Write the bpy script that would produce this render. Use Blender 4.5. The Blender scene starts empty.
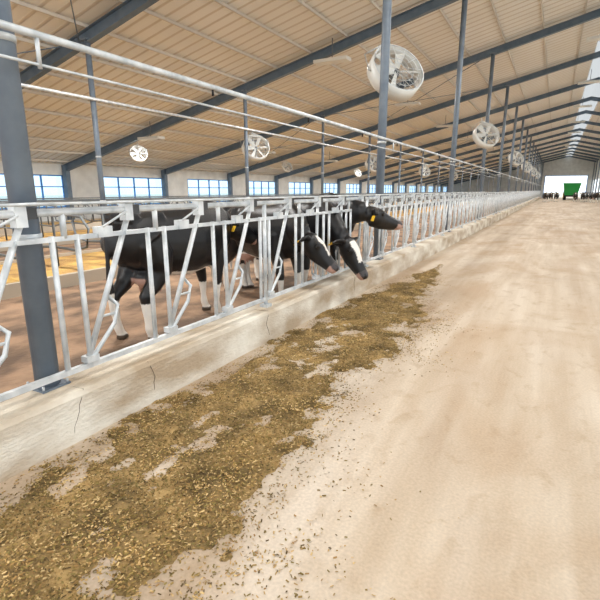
import bpy, math, random
import numpy as np
from mathutils import Vector, Matrix, noise
random.seed(4); np.random.seed(4)
S=bpy.context.scene
try: S.view_settings.view_transform='Standard'
except Exception: pass

# ---------------------------------------------------------------- materials
def srgb(r,g,b):
    f=lambda c:(c/255/12.92) if c/255<=.04045 else ((c/255+.055)/1.055)**2.4
    return (f(r),f(g),f(b),1)
def mat(name,c1,c2=None,scale=3,rough=.7,metal=0,bump=0,bscale=40,stretch=(1,1,1),detail=6,lo=.35,hi=.65):
    m=bpy.data.materials.new(name); m.use_nodes=True
    nt=m.node_tree; n=nt.nodes; l=nt.links; b=n['Principled BSDF']
    b.inputs['Roughness'].default_value=rough; b.inputs['Metallic'].default_value=metal
    b.inputs['Base Color'].default_value=c1
    tc=n.new('ShaderNodeTexCoord'); mp=n.new('ShaderNodeMapping'); mp.inputs['Scale'].default_value=stretch
    l.new(tc.outputs['Object'],mp.inputs['Vector'])
    if c2:
        no=n.new('ShaderNodeTexNoise'); no.inputs['Scale'].default_value=scale; no.inputs['Detail'].default_value=detail
        l.new(mp.outputs[0],no.inputs['Vector'])
        r=n.new('ShaderNodeValToRGB'); r.color_ramp.elements[0].position=lo; r.color_ramp.elements[1].position=hi
        r.color_ramp.elements[0].color=c1; r.color_ramp.elements[1].color=c2
        l.new(no.outputs['Fac'],r.inputs['Fac']); l.new(r.outputs[0],b.inputs['Base Color'])
    if bump:
        n2=n.new('ShaderNodeTexNoise'); n2.inputs['Scale'].default_value=bscale; n2.inputs['Detail'].default_value=5
        l.new(mp.outputs[0],n2.inputs['Vector'])
        bp=n.new('ShaderNodeBump'); bp.inputs['Strength'].default_value=bump; bp.inputs['Distance'].default_value=.02
        l.new(n2.outputs['Fac'],bp.inputs['Height']); l.new(bp.outputs[0],b.inputs['Normal'])
    return m
def vcmat(name,rough=.6,bump=0,bscale=60,spec=.3):
    m=mat(name,(1,1,1,1),rough=rough,bump=bump,bscale=bscale)
    nt=m.node_tree; a=nt.nodes.new('ShaderNodeVertexColor'); a.layer_name='Col'
    nt.links.new(a.outputs['Color'],nt.nodes['Principled BSDF'].inputs['Base Color'])
    nt.nodes['Principled BSDF'].inputs['Specular IOR Level'].default_value=spec
    return m

M_galv=mat('galvanised_steel',srgb(226,230,232),srgb(188,194,198),8,.42,.25)
M_col=mat('blue_grey_paint',srgb(104,116,130),srgb(120,132,144),5,.45,.1)
M_raft=mat('rafter_paint',srgb(90,108,126),srgb(106,122,138),3,.5,.1)
M_purl=mat('purlin_paint',srgb(206,200,190),rough=.5)
M_white=mat('white_panel',srgb(232,234,232),srgb(214,216,214),1.5,.5)
M_blue=mat('blue_window_frame',srgb(50,126,200),rough=.4)
M_dark=mat('dark_rubber',srgb(28,28,30),rough=.7)
M_grey=mat('motor_grey',srgb(110,115,118),rough=.5)
M_fan=mat('fan_white',srgb(225,226,222),rough=.4)
M_latch=mat('latch_plastic',srgb(60,62,64),rough=.5)
M_green=mat('green_machine_paint',srgb(20,140,60),rough=.4)
M_yel=mat('yellow_tag',srgb(250,200,40),rough=.5)
M_curb=mat('curb_concrete',srgb(232,226,212),srgb(180,160,134),2.0,.85,0,.5,30,(1,.7,1.6))
M_bed=mat('bedding',srgb(225,185,105),srgb(170,130,80),2.5,.95,0,.6,30)
M_stone=mat('kerb_concrete',srgb(190,178,160),rough=.9)
M_ground=mat('yard_gravel',srgb(215,212,200),srgb(190,186,172),.5,.95)

def nodes(m): return m.node_tree.nodes,m.node_tree.links,m.node_tree.nodes['Principled BSDF']
def lane_mat():
    m=bpy.data.materials.new('lane_concrete'); m.use_nodes=True; n,l,b=nodes(m)
    tc=n.new('ShaderNodeTexCoord')
    def ns(sc,st,det=6,dist=0):
        mp=n.new('ShaderNodeMapping'); mp.inputs['Scale'].default_value=st; l.new(tc.outputs['Object'],mp.inputs[0])
        t=n.new('ShaderNodeTexNoise'); t.inputs['Scale'].default_value=sc; t.inputs['Detail'].default_value=det; t.inputs['Distortion'].default_value=dist
        l.new(mp.outputs[0],t.inputs['Vector']); return t.outputs['Fac']
    def ramp(f,p,c):
        r=n.new('ShaderNodeValToRGB')
        e=r.color_ramp.elements
        e[0].position=p[0];e[0].color=c[0];e[1].position=p[-1];e[1].color=c[-1]
        for pp,cc in zip(p[1:-1],c[1:-1]):
            x=e.new(pp); x.color=cc
        l.new(f,r.inputs[0]); return r.outputs[0]
    def mix(a,bb,fac,mode='MIX'):
        x=n.new('ShaderNodeMixRGB'); x.blend_type=mode
        if isinstance(fac,float): x.inputs[0].default_value=fac
        else: l.new(fac,x.inputs[0])
        for i,v in ((1,a),(2,bb)):
            if isinstance(v,tuple): x.inputs[i].default_value=v
            else: l.new(v,x.inputs[i])
        return x.outputs[0]
    base=ramp(ns(.6,(1.4,.4,1),7,.5),(.3,.5,.7),(srgb(178,156,132),srgb(202,184,160),srgb(220,208,192)))
    st=ramp(ns(2.2,(2.2,.16,1),6),(.35,.65),(srgb(174,150,124),srgb(224,212,196)))
    c=mix(base,st,.35)
    wet=ramp(ns(.7,(1,.55,1),9,1.0),(.48,.64),((0,0,0,1),(1,1,1,1)))
    c=mix(c,srgb(172,140,104),mix((0,0,0,1),wet,.55))
    fine=ramp(ns(7,(1,.6,1),8,.6),(.55,.72),((0,0,0,1),(1,1,1,1)))
    c=mix(c,srgb(170,144,112),mix((0,0,0,1),fine,.45))
    g=ramp(ns(60,(1,1,1),4),(.3,.7),((.86,.86,.86,1),(1.04,1.04,1.04,1)))
    c=mix(c,g,1.0,'MULTIPLY')
    l.new(c,b.inputs['Base Color']); b.inputs['Roughness'].default_value=.7
    bp=n.new('ShaderNodeBump'); bp.inputs['Strength'].default_value=.2; bp.inputs['Distance'].default_value=.008
    l.new(ns(45,(1,1,1),5),bp.inputs['Height']); l.new(bp.outputs[0],b.inputs['Normal'])
    return m
M_lane=lane_mat()
M_dirt=mat('alley_dirt',srgb(172,140,112),srgb(104,84,68),2.2,.85,0,.8,25,(1,.7,1),10,.38,.62)
def roof_mat():
    m=bpy.data.materials.new('roof_sheet'); m.use_nodes=True; n,l,b=nodes(m)
    tc=n.new('ShaderNodeTexCoord'); sp=n.new('ShaderNodeSeparateXYZ'); l.new(tc.outputs['Object'],sp.inputs[0])
    mu=n.new('ShaderNodeMath'); mu.operation='MULTIPLY'; mu.inputs[1].default_value=2*math.pi/.42; l.new(sp.outputs['Y'],mu.inputs[0])
    si=n.new('ShaderNodeMath'); si.operation='SINE'; l.new(mu.outputs[0],si.inputs[0])
    mr=n.new('ShaderNodeMapRange'); mr.inputs[1].default_value=.6; mr.inputs[2].default_value=.95; l.new(si.outputs[0],mr.inputs[0])
    no=n.new('ShaderNodeTexNoise'); no.inputs['Scale'].default_value=.25; l.new(tc.outputs['Object'],no.inputs['Vector'])
    r=n.new('ShaderNodeValToRGB'); r.color_ramp.elements[0].position=.35; r.color_ramp.elements[1].position=.65
    r.color_ramp.elements[0].color=srgb(230,226,218); r.color_ramp.elements[1].color=srgb(238,236,232); l.new(no.outputs[0],r.inputs[0])
    x=n.new('ShaderNodeMixRGB'); l.new(mr.outputs[0],x.inputs[0]); l.new(r.outputs[0],x.inputs[1]); x.inputs[2].default_value=srgb(208,198,184)
    l.new(x.outputs[0],b.inputs['Base Color']); b.inputs['Roughness'].default_value=.55
    bp=n.new('ShaderNodeBump'); bp.inputs['Strength'].default_value=.5; bp.inputs['Distance'].default_value=.04
    l.new(mr.outputs[0],bp.inputs['Height']); l.new(bp.outputs[0],b.inputs['Normal'])
    return m
M_roof=roof_mat()
def transl(name,col):
    m=bpy.data.materials.new(name); m.use_nodes=True; n=m.node_tree.nodes; l=m.node_tree.links
    n.remove(n['Principled BSDF']); t=n.new('ShaderNodeBsdfTranslucent'); t.inputs[0].default_value=col
    l.new(t.outputs[0],n['Material Output'].inputs[0]); return m
M_sky=transl('added_skylight_sheet',(.34,.34,.33,1))  # translucent sheet for the added ridge strip
def glass():
    m=bpy.data.materials.new('window_glass'); m.use_nodes=True; n=m.node_tree.nodes; l=m.node_tree.links
    n.remove(n['Principled BSDF']); t=n.new('ShaderNodeBsdfTransparent'); t.inputs[0].default_value=(.78,.9,.97,1)
    g=n.new('ShaderNodeBsdfGlossy'); g.inputs['Roughness'].default_value=.1; x=n.new('ShaderNodeMixShader'); x.inputs[0].default_value=.06
    l.new(t.outputs[0],x.inputs[1]); l.new(g.outputs[0],x.inputs[2]); l.new(x.outputs[0],n['Material Output'].inputs[0]); return m
M_glass=glass()

# ---------------------------------------------------------------- mesh builder
class MB:
    def __init__(s): s.v=[];s.f=[];s.m=[];s.mats=[];s.sm=[]
    def mi(s,m):
        if m not in s.mats: s.mats.append(m)
        return s.mats.index(m)
    def add(s,vs,fs,m,smooth=False):
        o=len(s.v); s.v+= [tuple(p) for p in vs]; k=s.mi(m)
        for f in fs: s.f.append(tuple(i+o for i in f)); s.m.append(k); s.sm.append(smooth)
    def box(s,a,b,m,M=None):
        x0,y0,z0=a;x1,y1,z1=b
        vs=[Vector(p) for p in ((x0,y0,z0),(x1,y0,z0),(x1,y1,z0),(x0,y1,z0),(x0,y0,z1),(x1,y0,z1),(x1,y1,z1),(x0,y1,z1))]
        if M: vs=[M@p for p in vs]
        s.add(vs,[(0,3,2,1),(4,5,6,7),(0,1,5,4),(1,2,6,5),(2,3,7,6),(3,0,4,7)],m)
    def tube(s,pts,rad,m,seg=8,closed=False,ref=Vector((0,0,1)),smooth=True,cap=True,M=None):
        pts=[Vector(p) for p in pts]; n=len(pts)
        if not isinstance(rad,(list,tuple)): rad=[rad]*n
        rad=[r if isinstance(r,(list,tuple)) else (r,r) for r in rad]
        vs=[];fs=[]
        for i,p in enumerate(pts):
            if closed: d=pts[(i+1)%n]-pts[i-1]
            else: d=pts[min(i+1,n-1)]-pts[max(i-1,0)]
            d.normalize(); rf=ref if abs(d.dot(ref))<.97 else Vector((1,0,0)) if abs(d.x)<.9 else Vector((0,1,0))
            sd=d.cross(rf).normalized(); up=sd.cross(d).normalized()
            for j in range(seg):
                a=2*math.pi*j/seg+ (math.pi/4 if seg==4 else 0)
                vs.append(p+sd*math.cos(a)*rad[i][0]+up*math.sin(a)*rad[i][1])
        R=n if closed else n-1
        for i in range(R):
            for j in range(seg):
                a=i*seg+j;b=i*seg+(j+1)%seg;c=((i+1)%n)*seg+(j+1)%seg;d_=((i+1)%n)*seg+j
                fs.append((a,b,c,d_))
        if not closed and cap:
            fs.append(tuple(range(seg-1,-1,-1))); fs.append(tuple((n-1)*seg+j for j in range(seg)))
        if M: vs=[M@p for p in vs]
        s.add(vs,fs,m,smooth and seg>4)
    def ell(s,c,r,m,M=None,su=14,sv=9):
        c=Vector(c);vs=[];fs=[]
        for i in range(1,sv):
            t=math.pi*i/sv
            for j in range(su):
                a=2*math.pi*j/su
                vs.append(Vector((r[0]*math.sin(t)*math.cos(a),r[1]*math.sin(t)*math.sin(a),r[2]*math.cos(t))))
        top=len(vs); vs+= [Vector((0,0,r[2])),Vector((0,0,-r[2]))]
        for i in range(sv-2):
            for j in range(su):
                fs.append((i*su+j,(i+1)*su+j,(i+1)*su+(j+1)%su,i*su+(j+1)%su))
        for j in range(su):
            fs.append((top,j,(j+1)%su)); fs.append((top+1,(sv-2)*su+(j+1)%su,(sv-2)*su+j))
        if M: vs=[M@p for p in vs]
        s.add([p+c for p in vs],fs,m,True)
    def mesh(s,name):
        me=bpy.data.meshes.new(name); me.from_pydata(s.v,[],s.f)
        for m in s.mats: me.materials.append(m)
        me.polygons.foreach_set('material_index',s.m); me.polygons.foreach_set('use_smooth',s.sm); me.update(); return me
    def obj(s,name,parent=None,loc=(0,0,0),rot=(0,0,0)):
        o=bpy.data.objects.new(name,s.mesh(name)); S.collection.objects.link(o)
        o.location=loc;o.rotation_euler=rot
        if parent: o.parent=parent
        return o

# ---------------------------------------------------------------- layout constants
H=1.65; FX=-2.8; CURB=-2.63; CT=.34; WL=-22.0; WR=6.4; RIDGE=1.5; Y0=-9; Y1=112; EAVE=2.95; SL=.236
PY=[1.72+6.75*k for k in range(-1,17)]
def roofz(x): return EAVE+(x-WL)*SL if x<RIDGE else EAVE+(RIDGE-WL)*SL-(x-RIDGE)*SL

b=MB(); b.box((CURB-.1,Y0,-.2),(WR,Y1+20,0),M_lane); b.obj('floor')
b=MB(); b.box((WL,Y0,-.2),(CURB-.1,Y1,0.0),M_dirt); b.obj('floor_cow_alley')
b=MB(); b.box((-150,-80,-.5),(150,300,-.22),M_ground); b.obj('ground')
b=MB()
yy=np.arange(Y0,Y1,.5)
prof=[(CURB,-.02),(CURB-.008,CT-.03),(CURB-.03,CT),(CURB-.31,CT),(CURB-.34,CT-.02),(CURB-.34,-.02)]
vs=[];fs=[]
for y in yy:
    for k,(x,z) in enumerate(prof):
        nx=.014*noise.noise(Vector((k*3,y*.9,1))); nz=.01*noise.noise(Vector((k*3,y*1.1,7)))
        vs.append((x+nx,y,z+(nz if z>.1 else 0)))
n=len(prof)
for i in range(len(yy)-1):
    for k in range(n-1): fs.append((i*n+k,(i+1)*n+k,(i+1)*n+k+1,i*n+k+1))
fs.append(tuple(range(n))); b.add(vs,fs,M_curb); curb=b.obj('feed_curb')
M_crack=mat('crack_fill',srgb(110,96,80),rough=1)
b=MB()
for y0 in (1.78,2.35,4.1,6.6):
    p=[];z=CT+.002;y=y0
    p.append((CURB-.2,y,CT-.001)); p.append((CURB-.03,y+.02,CT+.000))
    for k in range(6):
        z-=.045; y+=random.uniform(-.03,.03); p.append((CURB-.004,y,z))
    b.tube(p,[.0022]*len(p),M_crack,5)
b.obj('curb_crack',parent=curb)

# ---------------------------------------------------------------- headlock fence
def fence(name,x,ya,yb,side=1,upright=()):
    b=MB(); R=.024
    b.tube([(x,ya,1.51),(x,yb,1.51)],.024,M_galv,8)
    b.tube([(x,ya,1.34),(x,yb,1.34)],(.022,.028),M_galv,4)
    b.tube([(x,ya,.43),(x,yb,.43)],(.026,.034),M_galv,4)
    P=.8; k0=math.ceil((ya-2.41)/P)
    k=k0
    while 2.41+P*k+.45<yb:
        y=2.41+P*k; far=y>22
        sg=5 if far else 8
        for dy in (.19,.37):
            b.tube([(x,y+dy,.42),(x,y+dy,1.36)],.019,M_galv,sg)
        b.tube([(x,y+.28,1.34),(x,y+.28,1.53)],.02,M_galv,sg)
        lean=.05 if k in upright else .44
        xa=x
        top=Vector((xa,y,1.44)); bot=Vector((xa,y-lean,.49))
        b.tube([top,bot],.021,M_galv,sg)
        if k not in upright:
            q=lambda t,o:Vector((xa,top.y+(bot.y-top.y)*t+o,top.z+(bot.z-top.z)*t))
            b.tube([bot,q(.99,.05),q(.80,.155),q(.66,.135),q(.58,.02)],.016,M_galv,sg)
            b.tube([q(.72,0),q(.72,.13)],.011,M_galv,5)
        else:
            b.tube([bot,bot+Vector((0,-.1,.05)),bot+Vector((0,-.12,.25)),bot+Vector((0,0,.4))],.016,M_galv,sg)
        b.box((x-.03,y-.28,1.325),(x+.03,y-.16,1.40),M_galv)
        if not far:
            b.box((x-.038,y-.05,1.33),(x+.038,y+.06,1.355),M_galv)
            b.box((x-.034,y-.035,1.43),(x+.034,y+.035,1.56),M_galv)
            b.box((x-.03,y+.035,1.475),(x+.03,y+.10,1.545),M_latch)
            b.tube([(x+.03*side,y-.24,1.40),(x+.03*side,y-.02,1.50)],.009,M_galv,5)
            b.tube([(x+.05*side,y-.4,1.565),(x+.05*side,y+.4,1.565)],.011,M_galv,5)
            b.box((x-.035,y-.04-lean,.455),(x+.035,y+.06-lean,.50),M_galv)
        k+=1
    yv=2.41-.8-.8+.28
    while yv<yb:
        b.box((x-.05,yv-.05,CT-.005),(x+.05,yv+.05,CT+.03),M_galv)
        b.tube([(x,yv,CT+.01),(x,yv,1.5)],.024,M_galv,8)
        yv+=3.2
    return b.obj(name)
fence('headlock_fence',FX,-1.6,108,1,upright=(4,5,6))

# ---------------------------------------------------------------- columns / rafters / purlins / pipes
def column(x,y,r=.085,zt=None,z0=0,mt=M_col):
    b=MB(); zt=zt or roofz(x)-.33
    b.tube([(0,0,z0),(0,0,zt)],r,mt,20)
    b.box((-r*1.3,-r*1.3,z0),(r*1.3,r*1.3,z0+.015),mt)
    b.box((-r*1.5,-r*1.5,zt-.02),(r*1.5,r*1.5,zt+.02),mt)
    for z in (1.36,2.5):
        b.tube([(0,0,z-.02),(0,0,z+.02)],r+.006,M_galv,20)
    for sx in (-1,1):
        for sy in (-1,1): b.tube([(sx*r*1.1,sy*r*1.1,z0+.012),(sx*r*1.1,sy*r*1.1,z0+.04)],.01,M_galv,6)
    return b.obj('steel_column',loc=(x,y,0))
for y in PY:
    column(FX-.12,y,z0=CT,r=.078)
    column(-10.7,y,r=.07)
    column(WR-.35,y,r=.085,z0=0)
for y in PY:
    b=MB(); w=.09
    for (xa,xb) in ((WL+.1,RIDGE),(WR-.1,RIDGE)):
        za,zb=roofz(xa)-.12,roofz(xb)-.12
        ha,hb=.34,.26
        def slab(y0,y1,o0a,o1a,o0b,o1b):
            vs=[(xa,y0,za-o1a),(xb,y0,zb-o1b),(xb,y0,zb-o0b),(xa,y0,za-o0a),(xa,y1,za-o1a),(xb,y1,zb-o1b),(xb,y1,zb-o0b),(xa,y1,za-o0a)]
            b.add(vs,[(0,1,2,3),(4,7,6,5),(0,4,5,1),(3,2,6,7),(0,3,7,4),(1,5,6,2)],M_raft)
        slab(y-.008,y+.008,0,ha,0,hb); slab(y-w,y+w,0,.015,0,.015); slab(y-w,y+w,ha-.015,ha,hb-.015,hb)
    b.box((WL+.08,y-.12,0),(WL+.36,y+.12,roofz(WL+.2)-.14),M_raft)
    b.obj('roof_rafter')
b=MB()
x=WL+.6
while x<RIDGE-.8:
    z=roofz(x)-.03; b.box((x-.022,Y0,z-.08),(x+.022,Y1,z),M_purl); x+=1.35
x=RIDGE+1.2
while x<WR:
    z=roofz(x)-.03; b.box((x-.022,Y0,z-.08),(x+.022,Y1,z),M_purl); x+=1.35
b.obj('roof_purlins')
def slope(xa,xb,m,t=.05,name='ceiling'):
    b=MB(); za,zb=roofz(xa),roofz(xb)
    vs=[(xa,Y0,za),(xb,Y0,zb),(xb,Y1,zb),(xa,Y1,za),(xa,Y0,za+t),(xb,Y0,zb+t),(xb,Y1,zb+t),(xa,Y1,za+t)]
    b.add(vs,[(0,3,2,1),(4,5,6,7),(0,1,5,4),(1,2,6,5),(2,3,7,6),(3,0,4,7)],m); return b.obj(name)
slope(WL-.5,RIDGE-.6,M_roof,name='ceiling')
slope(RIDGE+.6,WR+.4,M_roof,name='ceiling')
b=MB()
g=.6
vs=[(RIDGE-g,Y0,roofz(RIDGE-g)+.02),(RIDGE,Y0,roofz(RIDGE)+.02),(RIDGE+g,Y0,roofz(RIDGE+g)+.02),
    (RIDGE-g,Y1,roofz(RIDGE-g)+.02),(RIDGE,Y1,roofz(RIDGE)+.02),(RIDGE+g,Y1,roofz(RIDGE+g)+.02)]
b.add(vs,[(0,1,4,3),(1,2,5,4)],M_sky); b.obj('added_ridge_skylight')  # translucent strip added along the ridge to let sky light onto the lane
b=MB()
b.tube([(FX+.07,Y0,2.52),(FX+.07,108,2.52)],.022,M_galv,10)
b.tube([(FX+.07,Y0,2.36),(FX+.07,108,2.36)],.009,M_galv,8)
for y in PY:
    b.tube([(FX+.07,y+.1,2.34),(FX+.07,y+.1,2.54)],.014,M_galv,6)
for k in range(60):
    y=-2+1.8*k
    b.tube([(FX+.07,y,2.52),(FX+.07,y,2.45)],.01,M_dark,6)
b.obj('water_pipe')
b=MB(); b.tube([(-10.6,Y0,3.9),(-10.6,108,3.9)],.04,M_galv,8); b.obj('overhead_rail')
b=MB()
for y0,y1_ in zip(PY[1::3],PY[2::3]):
    for x0,x1 in ((-20,-11),(-11,-3)):
        b.tube([(x0,y0,roofz(x0)-.3),(x1,y1_,roofz(x1)-.3)],.014,M_raft,6)
        b.tube([(x0,y1_,roofz(x0)-.3),(x1,y0,roofz(x1)-.3)],.014,M_raft,6)
b.obj('roof_bracing')

# ---------------------------------------------------------------- walls & windows
WB,WT=.78,2.38
b=MB()
b.box((WL-.15,Y0,-.2),(WL,Y1,WB),M_white); b.box((WL-.15,Y0,WT),(WL,Y1,EAVE+.05),M_white)
wins=[(y+2.25,y+2.25+4.6) for y in [1.5+6.85*k for k in range(-2,16)]]
prev=Y0
for a,c in wins:
    if a>prev: b.box((WL-.15,prev,WB),(WL,a,WT),M_white)
    prev=c
b.box((WL-.15,prev,WB),(WL,Y1,WT),M_white)
b.obj('wall_left')
for i,(a,c) in enumerate(wins):
    b=MB(); t=.06
    x0,x1=WL-.10,WL-.02
    b.box((x0,a,WB),(x1,c,WB+t),M_blue); b.box((x0,a,WT-t),(x1,c,WT),M_blue)
    nn=4
    for k in range(nn+1):
        yk=a+(c-a-t)*k/nn; b.box((x0,yk,WB),(x1,yk+t,WT),M_blue)
    b.box((x0,a,WB+1.0),(x1,c,WB+1.0+t*.8),M_blue)
    b.box((x0+.03,a+t,WB+t),(x0+.04,c-t,WT-t),M_glass)
    b.obj('window_%d'%(i+1))
b=MB()
b.box((WR,14,-.2),(WR+.15,Y1,1.2),M_white); b.box((WR,14,3.6),(WR+.15,Y1,roofz(WR)),M_white)
y=14
while y<Y1:
    b.box((WR,y,1.2),(WR+.15,min(y+1.6,Y1),3.6),M_white); y+=6.85
b.obj('wall_right')
b=MB()
def gab(xa,xb,z0,ya=Y1,yb=Y1+.15):
    za,zb=roofz(xa),roofz(xb)
    vs=[(xa,ya,z0),(xb,ya,z0),(xb,ya,zb),(xa,ya,za),(xa,yb,z0),(xb,yb,z0),(xb,yb,zb),(xa,yb,za)]
    b.add(vs,[(0,1,2,3),(4,7,6,5),(0,4,5,1),(3,2,6,7),(0,3,7,4),(1,5,6,2)],M_white)
gab(WL,CURB+.2,-.1); gab(CURB+.2,RIDGE,4.6); gab(RIDGE,5.4,4.6); gab(5.4,WR,-.1)
b.obj('wall_far')
b=MB()
b.box((CURB+.21,Y1-.05,0),(CURB+.33,Y1+.2,4.59),M_blue); b.box((5.27,Y1-.05,0),(5.39,Y1+.2,4.59),M_blue); b.box((CURB+.33,Y1-.05,4.47),(5.27,Y1+.2,4.59),M_blue)
b.obj('door_1')

# ---------------------------------------------------------------- cubicles
def cubicles(name,x,ya,yb):
    b=MB()
    b.box((x-1.2,ya,0),(x+1.2,yb,.16),M_bed)
    b.box((x-1.3,ya,0),(x-1.2,yb,.22),M_stone); b.box((x+1.2,ya,0),(x+1.3,yb,.22),M_stone)
    y=ya+.3
    while y<yb:
        for s in (-1,1):
            pts=[(x,y,.16),(x,y,1.15),(x+s*.2,y,1.2),(x+s*.85,y,1.16),(x+s*1.05,y,.95),(x+s*.95,y,.6),(x+s*.6,y,.52),(x,y,.55)]
            b.tube(pts,.027,M_grey,6)
        y+=1.15
    b.tube([(x,ya,1.28),(x,yb,1.28)],.03,M_grey,6)
    b.tube([(x-.5,ya,1.2),(x-.5,yb,1.2)],.025,M_grey,6)
    b.tube([(x+.5,ya,1.2),(x+.5,yb,1.2)],.025,M_grey,6)
    return b.obj(name)
cubicles('cubicle_row',-8.6,3,104)
cubicles('cubicle_row',-14.5,3,104)
cubicles('cubicle_row',-19.5,3,104)

# ---------------------------------------------------------------- fans
def fan_mesh():
    b=MB(); R=.60; D=.34
    ang=[2*math.pi*i/40 for i in range(40)]
    vs=[];fs=[]
    for (r,y) in ((R,-D/2),(R+.02,-D/2),(R+.02,D/2),(R,D/2)):
        for a in ang: vs.append((r*math.cos(a),y,r*math.sin(a)))
    for q in range(4):
        for j in range(40): fs.append((q*40+j,q*40+(j+1)%40,((q+1)%4)*40+(j+1)%40,((q+1)%4)*40+j))
    b.add(vs,fs,M_fan,True)
    for y in (-D/2,D/2):
        for r in (.12,.24,.36,.48,.6):
            b.tube([(r*math.cos(a),y,r*math.sin(a)) for a in ang[::2]],.005 if r<.6 else .012,M_galv,5,closed=True)
        for k in range(12):
            a=2*math.pi*k/12; b.tube([(.1*math.cos(a),y,.1*math.sin(a)),(R*math.cos(a),y,R*math.sin(a))],.005,M_galv,5)
    b.tube([(0,-.02,0),(0,.22,0)],.10,M_grey,16); b.tube([(0,-.08,0),(0,-.02,0)],.06,M_grey,14)
    for k in range(6):
        a=2*math.pi*k/6
        M=Matrix.Rotation(-a,4,'Y')@Matrix.Translation((0,-.05,0))
        vs=[M@Vector(p) for p in ((.05,-.03,-.03),(.56,-.07,-.05),(.56,.06,.13),(.05,.03,.05),(.05,-.02,-.03),(.56,-.06,-.05),(.56,.07,.13),(.05,.04,.05))]
        b.add(vs,[(0,1,2,3),(4,7,6,5),(0,4,5,1),(1,5,6,2),(2,6,7,3),(3,7,4,0)],M_fan)
    # side yoke and hanging bracket
    for s in (-1,1):
        b.tube([(s*(R+.02),0,0),(s*(R+.07),0,0),(s*(R+.07),0,R*.7),(s*.12,.05,R+.2)],.016,M_galv,6)
    b.tube([(-.12,.05,R+.2),(.12,.05,R+.2)],.02,M_galv,6); b.tube([(0,.05,R+.2),(0,.05,R+.4)],.02,M_galv,6)
    b.tube([(0,.1,-.1),(0,.1,-R)],.02,M_galv,6); b.tube([(0,.1,.1),(0,.1,R)],.02,M_galv,6)
    return b.mesh('ventilation_fan')
FM=fan_mesh()
def fan(x,y,z,yaw=0,tilt=-25,s=1):
    o=bpy.data.objects.new('ventilation_fan',FM); S.collection.objects.link(o)
    o.location=(x,y,z); o.rotation_euler=(math.radians(-tilt),0,math.radians(yaw)); o.scale=(s,s,s)
fan(FX-.12,PY[2]+.62,3.80,50,30,.85)
for k in (4,6,8,10,12): fan(FX+.1,PY[k]-1.6 if k==4 else PY[k]+.5,3.75,40,28,.82)
for k in (3,5,7,9): fan(-10.6,PY[k]+.5,3.25,50,28,.85)
for k in (3,5,7): fan(-17,PY[k]+.4,3.25,60,28,.62)
b=MB()
for k in (3,5,7):
    b.tube([(-17,PY[k]+.4,3.6),(-17,PY[k]+.4,roofz(-17))],.02,M_galv,6)
b.obj('fan_hanger')

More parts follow.
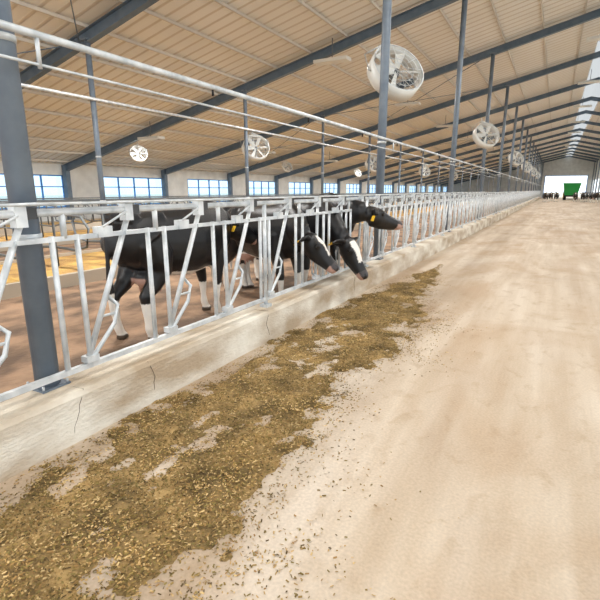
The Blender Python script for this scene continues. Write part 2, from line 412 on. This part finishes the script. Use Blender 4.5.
# ---------------------------------------------------------------- cows
BLACK=srgb(17,17,20);WHITE=srgb(238,232,222);PINK=srgb(188,150,135);GREY=srgb(62,56,56);HOOF=srgb(70,58,46)
M_coat=vcmat('cow_coat',.36,.2,110,.5)
M_eye=mat('cow_eye',srgb(14,10,10),rough=.1)
def cow_mesh(name,poll,nose,seed,white=.32,belly=True,blaze=.04):
    m=M_coat; b=MB(); V=Vector
    poll=V(poll);nose=V(nose)
    T=[(-.97,1.14,.06,.07),(-.93,1.10,.17,.17),(-.84,1.07,.235,.255),(-.68,1.06,.27,.31),(-.48,1.03,.28,.34),(-.22,.99,.32,.385),(.05,.98,.335,.40),(.3,1.0,.31,.39),(.5,1.03,.26,.37),(.66,1.06,.20,.31),(.76,1.08,.13,.22)]
    b.tube([(x,0,z) for x,z,w,h in T],[(w,h) for x,z,w,h in T],m,24)
    b.tube([(-.80,-.19,1.27),(-.80,.19,1.27)],.07,m,10)
    b.tube([(-.50,-.22,1.26),(-.50,.22,1.26)],.075,m,10)
    b.tube([(-.9,0,1.3),(-.3,0,1.32),(.2,0,1.33),(.5,0,1.38),(.66,0,1.34)],[.06,.06,.06,.07,.06],m,10)
    nb=V((.56,0,1.12)); d=(nose-poll).normalized()
    back=(poll-d*.05)
    pts=[];rs=[]
    P0,P1,P2,P3=nb,nb+V((.22,0,.03)),back-(V((d.x,d.y,0))*.16+V((.06,0,-.0))),back
    for i in range(8):
        t=i/7; p=P0*(1-t)**3+P1*3*t*(1-t)**2+P2*3*t*t*(1-t)+P3*t**3
        pts.append(p); rs.append((.185*(1-t)+.095*t,.29*(1-t)**1.2+.135*(1-(1-t)**1.2)))
    b.tube(pts,rs,m,20)
    L=(nose-poll).length
    sd=d.cross(V((0,0,1))).normalized(); up=sd.cross(d).normalized()
    q=lambda t,s,n:poll+d*(t*L)+sd*s+up*n
    Hs=[(-.10,-.02,.07,.08),(0,-.015,.105,.115),(.15,-.02,.12,.13),(.3,-.025,.118,.135),(.45,-.03,.095,.115),(.62,-.03,.078,.092),(.78,-.028,.08,.08),(.9,-.03,.086,.078),(.97,-.032,.075,.064),(1.01,-.035,.045,.04)]
    b.tube([q(t,0,n) for t,n,w,h in Hs],[(w,h) for t,n,w,h in Hs],m,20,ref=V((0,0,1)) if abs(d.z)<.95 else V((1,0,0)))
    b.tube([q(.12,0,-.12),q(.4,0,-.125),q(.8,0,-.08),q(.92,0,-.075)],[.06,.055,.045,.035],m,12)
    for s in (-1,1):
        b.ell(q(.28,s*.095,.045),(.04,.04,.04),m)
        e0=q(.03,s*.09,.03);e1=q(.0,s*.17,.03);e2=q(-.03,s*.25,.0);e3=q(-.03,s*.31,-.03)
        b.tube([e0,e1,e2,e3],[(.03,.03),(.025,.06),(.022,.055),(.012,.015)],m,12,ref=up)
    r=random.Random(seed)
    for s in (-1,1):
        o=r.uniform(-.10,.10)*1
        fl=[(.46,s*.15,1.0,.14),(.44+o*.2,s*.17,.78,.115),(.45+o*.5,s*.17,.60,.078),(.47+o*.8,s*.165,.43,.060),(.465+o*.9,s*.165,.36,.048),(.46+o,s*.165,.22,.036),(.465+o,s*.165,.13,.048),(.49+o,s*.165,.07,.045),(.505+o,s*.165,.035,.062),(.51+o,s*.165,.0,.07)]
        b.tube([p[:3] for p in fl],[p[3] for p in fl],m,12,ref=V((1,0,0)))
        o=-o*.8
        hl=[(-.66,s*.15,1.05,.19),(-.58+o*.2,s*.18,.86,.185),(-.56+o*.3,s*.19,.72,.13),(-.67+o*.6,s*.18,.58,.088),(-.80+o*.8,s*.17,.47,.062),(-.80+o,s*.17,.38,.050),(-.785+o,s*.17,.22,.040),(-.775+o,s*.17,.13,.050),(-.75+o,s*.17,.07,.046),(-.735+o,s*.17,.035,.063),(-.73+o,s*.17,0,.07)]
        b.tube([p[:3] for p in hl],[p[3] for p in hl],m,12,ref=V((1,0,0)))
    b.ell((-.50,0,.64),(.19,.15,.13),m)
    for s in (-1,1):
        for x in (-.58,-.43): b.tube([(x,s*.07,.56),(x,s*.075,.46)],[.022,.015],m,8)
    b.tube([(-.93,0,1.22),(-1.0,0,1.1),(-1.02,0,.8),(-1.0,.02,.55),(-1.0,.03,.3)],[.035,.03,.024,.04,.018],m,10)
    b.tube([(.72,0,.82),(.86,0,.92),V(pts[5])-V((0,0,.09))],[(.04,.08),(.03,.06),(.03,.04)],m,10)
    tmp=b.obj('tmp'); md=tmp.modifiers.new('r','REMESH'); md.mode='VOXEL'; md.voxel_size=.0165
    sm=tmp.modifiers.new('s','SMOOTH'); sm.factor=.5; sm.iterations=6
    dg=bpy.context.evaluated_depsgraph_get(); me=bpy.data.meshes.new_from_object(tmp.evaluated_get(dg))
    bpy.data.objects.remove(tmp); me.name=name
    n=len(me.vertices); co=np.empty(n*3); me.vertices.foreach_get('co',co); co=co.reshape(-1,3)
    cols=np.empty((n,4))
    for i in range(n):
        p=V(co[i]); c=BLACK
        rel=p-poll; t=rel.dot(d)/L; s_=abs(rel.dot(sd)); nn=rel.dot(up)
        head= -.15<t<1.1 and s_<.17 and abs(nn)<.22 and p.x>.8
        if head:
            w=noise.noise(p*9+V((seed,0,0)))*.02
            if blaze and nn>0.0 and s_<blaze+w+.035*max(0,1-abs(t-.2)/.25) and .08<t<.62: c=WHITE
            if t>.82: c=GREY if nn>-.02 else PINK
            if t>.9 and s_>.02 and s_<.05 and nn>-.03: c=BLACK
        else:
            v=noise.noise(V((p.x*1.3+seed*7.3,p.y*1.1,p.z*1.5)))+.25*noise.noise(p*5)
            if v>white and p.x<.7: c=WHITE
            if belly and p.z<.66+.06*noise.noise(p*4) and abs(p.y)<.17 and -.45<p.x<.4: c=WHITE
            if (p.x+.5)**2/.21**2+p.y**2/.17**2<1 and p.z<.64 : c=PINK
            if p.z<.42+.08*noise.noise(p*3+V((seed,0,0))) and p.x>-.95: c=WHITE
            if p.z<.05: c=HOOF
            if p.x<-.96 and p.z<.55: c=WHITE
        cols[i]=c
    ca=me.color_attributes.new('Col','FLOAT_COLOR','POINT'); ca.data.foreach_set('color',cols.ravel())
    me.polygons.foreach_set('use_smooth',[True]*len(me.polygons))
    me.materials.clear(); me.materials.append(M_coat)
    e=MB()
    for s in (-1,1):
        e.ell(q(.28,s*.118,.03),(.02,.02,.02),M_eye)
        e0=q(-.02,s*.235,-.035)
        M=Matrix.Translation(e0)
        F=Matrix((sd,d,up)).transposed().to_4x4()
        e.box((-.032,-.032,-.085),(.032,-.022,-.01),M_yel,M@F)
    return me,e
def cow(center,head,scale,poll_w,nose_w,seed,**kw):
    Mw=Matrix.Translation((center[0],center[1],0))@Matrix.Rotation(math.radians(head),4,'Z')@Matrix.Scale(scale,4)
    Mi=Mw.inverted()
    me,e=cow_mesh('dairy_cow',Mi@Vector(poll_w),Mi@Vector(nose_w),seed,**kw)
    o=bpy.data.objects.new('dairy_cow',me); S.collection.objects.link(o); o.matrix_world=Mw
    x=e.obj('eyes_and_ear_tags'); x.parent=o
    return o,x
cow((-3.98,4.22),90,1.07,(-3.95,5.18,1.20),(-3.74,5.60,.95),1,white=.75,blaze=0)
cow((-3.80,5.85),-20,1.04,(-2.82,5.40,1.02),(-2.42,5.47,.62),2,white=.6,blaze=.03)
cow((-3.72,6.45),-9,1.07,(-2.60,6.16,.92),(-2.25,6.10,.42),3,white=.5,blaze=.055)
cow((-3.85,7.12),-5,1.12,(-2.58,6.98,1.30),(-2.18,7.46,1.10),5,white=.6,blaze=0)
o,x=cow((-1.2,74),-80,.95,(-1.05,72.9,1.2),(-1.0,72.5,.9),8,white=.5)
for (xx,yy,a) in ((.1,77,-95),(3.4,76,-100),(4.6,73,-70),(2.6,80,-90),(5.2,78,-60),(-.6,80,-85),(4.0,79,-110)):
    o2=bpy.data.objects.new('dairy_cow',o.data); S.collection.objects.link(o2); o2.location=(xx,yy,0); o2.rotation_euler=(0,0,math.radians(a)); o2.scale=(.95,)*3
    x2=bpy.data.objects.new('eyes_and_ear_tags',x.data); S.collection.objects.link(x2); x2.parent=o2

# ---------------------------------------------------------------- tractor with feed mixer tub
b=MB()
def wheel(x,y,r,w):
    b.tube([(x-w/2,y,r),(x-w/2+.05,y,r),(x+w/2-.05,y,r),(x+w/2,y,r)],[r*.9,r,r,r*.9],M_dark,24)
    b.tube([(x-w/2-.02,y,r),(x+w/2+.02,y,r)],r*.5,M_yel,16)
for s in (-1,1): wheel(s*.85,1.4,.8,.45); wheel(s*.8,3.6,.5,.32); wheel(s*.85,-2.2,.5,.4)
b.box((-.4,1.6,.8),(.4,4.1,1.5),M_green); b.box((-.35,4.05,.8),(.35,4.15,1.4),M_dark)
b.box((-.7,.7,1.0),(.7,2.0,1.35),M_green)
for sx in (-.65,.65):
    for yv in (.75,1.95): b.box((sx-.04,yv-.04,1.3),(sx+.04,yv+.04,2.6),M_green)
b.box((-.62,.78,1.4),(.62,1.92,2.55),M_glass); b.box((-.75,.6,2.55),(.75,2.1,2.72),M_green)
vs=[(-.9,-3.6,.8),(.9,-3.6,.8),(.9,-.2,.8),(-.9,-.2,.8),(-1.25,-3.9,2.7),(1.25,-3.9,2.7),(1.25,.1,2.7),(-1.25,.1,2.7)]
b.add(vs,[(0,3,2,1),(0,1,5,4),(1,2,6,5),(2,3,7,6),(3,0,4,7)],M_green)
b.tube([(-1.25,-3.9,2.7),(1.25,-3.9,2.7),(1.25,.1,2.7),(-1.25,.1,2.7)],.06,M_green,6,closed=True)
b.box((-.8,-3.7,.55),(.8,.7,.8),M_dark)
b.tube([(.3,3,1.5),(.3,3,2.5)],.04,M_dark,8)
b.obj('feed_tractor',loc=(2.2,92,0))

# ---------------------------------------------------------------- feed on the lane
def fmask(x,y):
    w=.66+.10*math.sin(y*1.3+.5)+.16*noise.noise(Vector((y*.8,3,0)))
    if y<3.2: w+=.06*(3.2-y)
    if y>5.2: w*=max(0.02,1-(y-5.2)/4.8)**.7
    c=-1.93-.02*max(0,y-3)+.03*max(0,3-y)
    e=1-((x-c)/max(w,.01))**2
    e+= 1.15*noise.noise(Vector((x*2.3,y*1.5,0)))+1.0*noise.noise(Vector((x*6,y*4.5,4)))+.5*noise.noise(Vector((x*17,y*14,8)))
    return e-.36
M_feed=mat('feed_silage',srgb(186,154,100),srgb(112,92,56),3.5,.95,0,1.0,55,(1,1,1),10,.38,.62)
xs=np.arange(CURB+.0,-.85,.022); ys=np.arange(.2,9.8,.022)
vs=[];fs=[]
for y in ys:
    for x in xs:
        e=fmask(x,y); h=.036*max(0,min(1,e))**.6*(.6+.7*noise.noise(Vector((x*9,y*9,2)))+.45*noise.noise(Vector((x*30,y*30,5))))-.003 if e>0 else -.004
        vs.append((x,y,h))
nx=len(xs)
for i in range(len(ys)-1):
    for j in range(nx-1):
        a=i*nx+j
        if max(vs[a][2],vs[a+1][2],vs[a+nx][2],vs[a+nx+1][2])>-.002: fs.append((a,a+1,a+nx+1,a+nx))
b=MB(); b.add(vs,fs,M_feed,True); pile=b.obj('feed_pile')
N=0;V_=[];F_=[];C_=[]
pal=[srgb(156,130,76),srgb(128,108,60),srgb(190,158,104),srgb(208,180,128),srgb(98,80,50),srgb(136,120,70),srgb(164,130,80)]
tries=0
while N<75000 and tries<600000:
    tries+=1
    y=.2+10.2*random.random()**1.2; x=random.uniform(CURB+.02,-.2)
    e=fmask(x,y)
    p=1 if e>0 else math.exp(e*1.7)*.6
    if random.random()>p: continue
    h=.03*max(0,min(1,e))**.6*random.uniform(.5,1.05)+.003
    L=random.uniform(.003,.010); W=random.uniform(.0018,.004); a=random.random()*6.283; tz=random.uniform(-.5,.5)*L
    dx,dy=math.cos(a)*L,math.sin(a)*L; wx,wy=-math.sin(a)*W,math.cos(a)*W
    dk=.75+.5*max(0,min(1,.5+noise.noise(Vector((x*3,y*3,11)))))
    o=len(V_)
    V_+= [(x-dx-wx,y-dy-wy,h),(x+dx-wx,y+dy-wy,h+abs(tz)),(x+dx+wx,y+dy+wy,h+abs(tz)+.002),(x-dx+wx,y-dy+wy,h+.003)]
    F_.append((o,o+1,o+2,o+3)); c=random.choice(pal); c=(c[0]*dk,c[1]*dk,c[2]*dk,1); C_+=[c]*4; N+=1
me=bpy.data.meshes.new('loose_chop'); me.from_pydata(V_,[],F_)
ca=me.color_attributes.new('Col','FLOAT_COLOR','POINT'); ca.data.foreach_set('color',np.array(C_).ravel())
me.materials.append(vcmat('feed_bits',.9)); o=bpy.data.objects.new('loose_chop',me); S.collection.objects.link(o); o.parent=pile

# ---------------------------------------------------------------- lights
W=bpy.data.worlds.new('World'); S.world=W; W.use_nodes=True
bg=W.node_tree.nodes['Background']; bg.inputs[0].default_value=(.88,.94,1,1); bg.inputs[1].default_value=1.9
def added_lamp(x,y,p,z=None):  # area light with invented housing, added to brighten the interior
    z=z or roofz(x)-.75
    b=MB(); b.box((-.6,-.2,.02),(.6,.2,.12),M_fan); b.tube([(0,0,.12),(0,0,roofz(x)-z)],.015,M_grey,6)
    h=b.obj('added_lamp_housing',loc=(x,y,z))
    l=bpy.data.lights.new('added_fill_light','AREA'); l.shape='RECTANGLE'; l.size=1.2; l.size_y=.4; l.energy=p; l.color=(1,.985,.96)
    o=bpy.data.objects.new('added_fill_light',l); S.collection.objects.link(o); o.parent=h; o.location=(0,0,0)
for y in range(-4,104,9):
    added_lamp(1.0,y+1,240); added_lamp(-7.0,y+1,330); added_lamp(-15.5,y+1,310)
sun=bpy.data.lights.new('sun','SUN'); sun.energy=1.5; sun.angle=.2; so=bpy.data.objects.new('sun',sun); S.collection.objects.link(so)
so.rotation_euler=(math.radians(50),0,math.radians(-20))

# ---------------------------------------------------------------- camera
c=bpy.data.cameras.new('camera'); c.sensor_width=36; c.lens=27.3; c.clip_end=600
co=bpy.data.objects.new('camera',c); S.collection.objects.link(co); S.camera=co
co.location=(0,0,H); co.rotation_euler=(math.radians(90-13.6),0,math.radians(28.7))
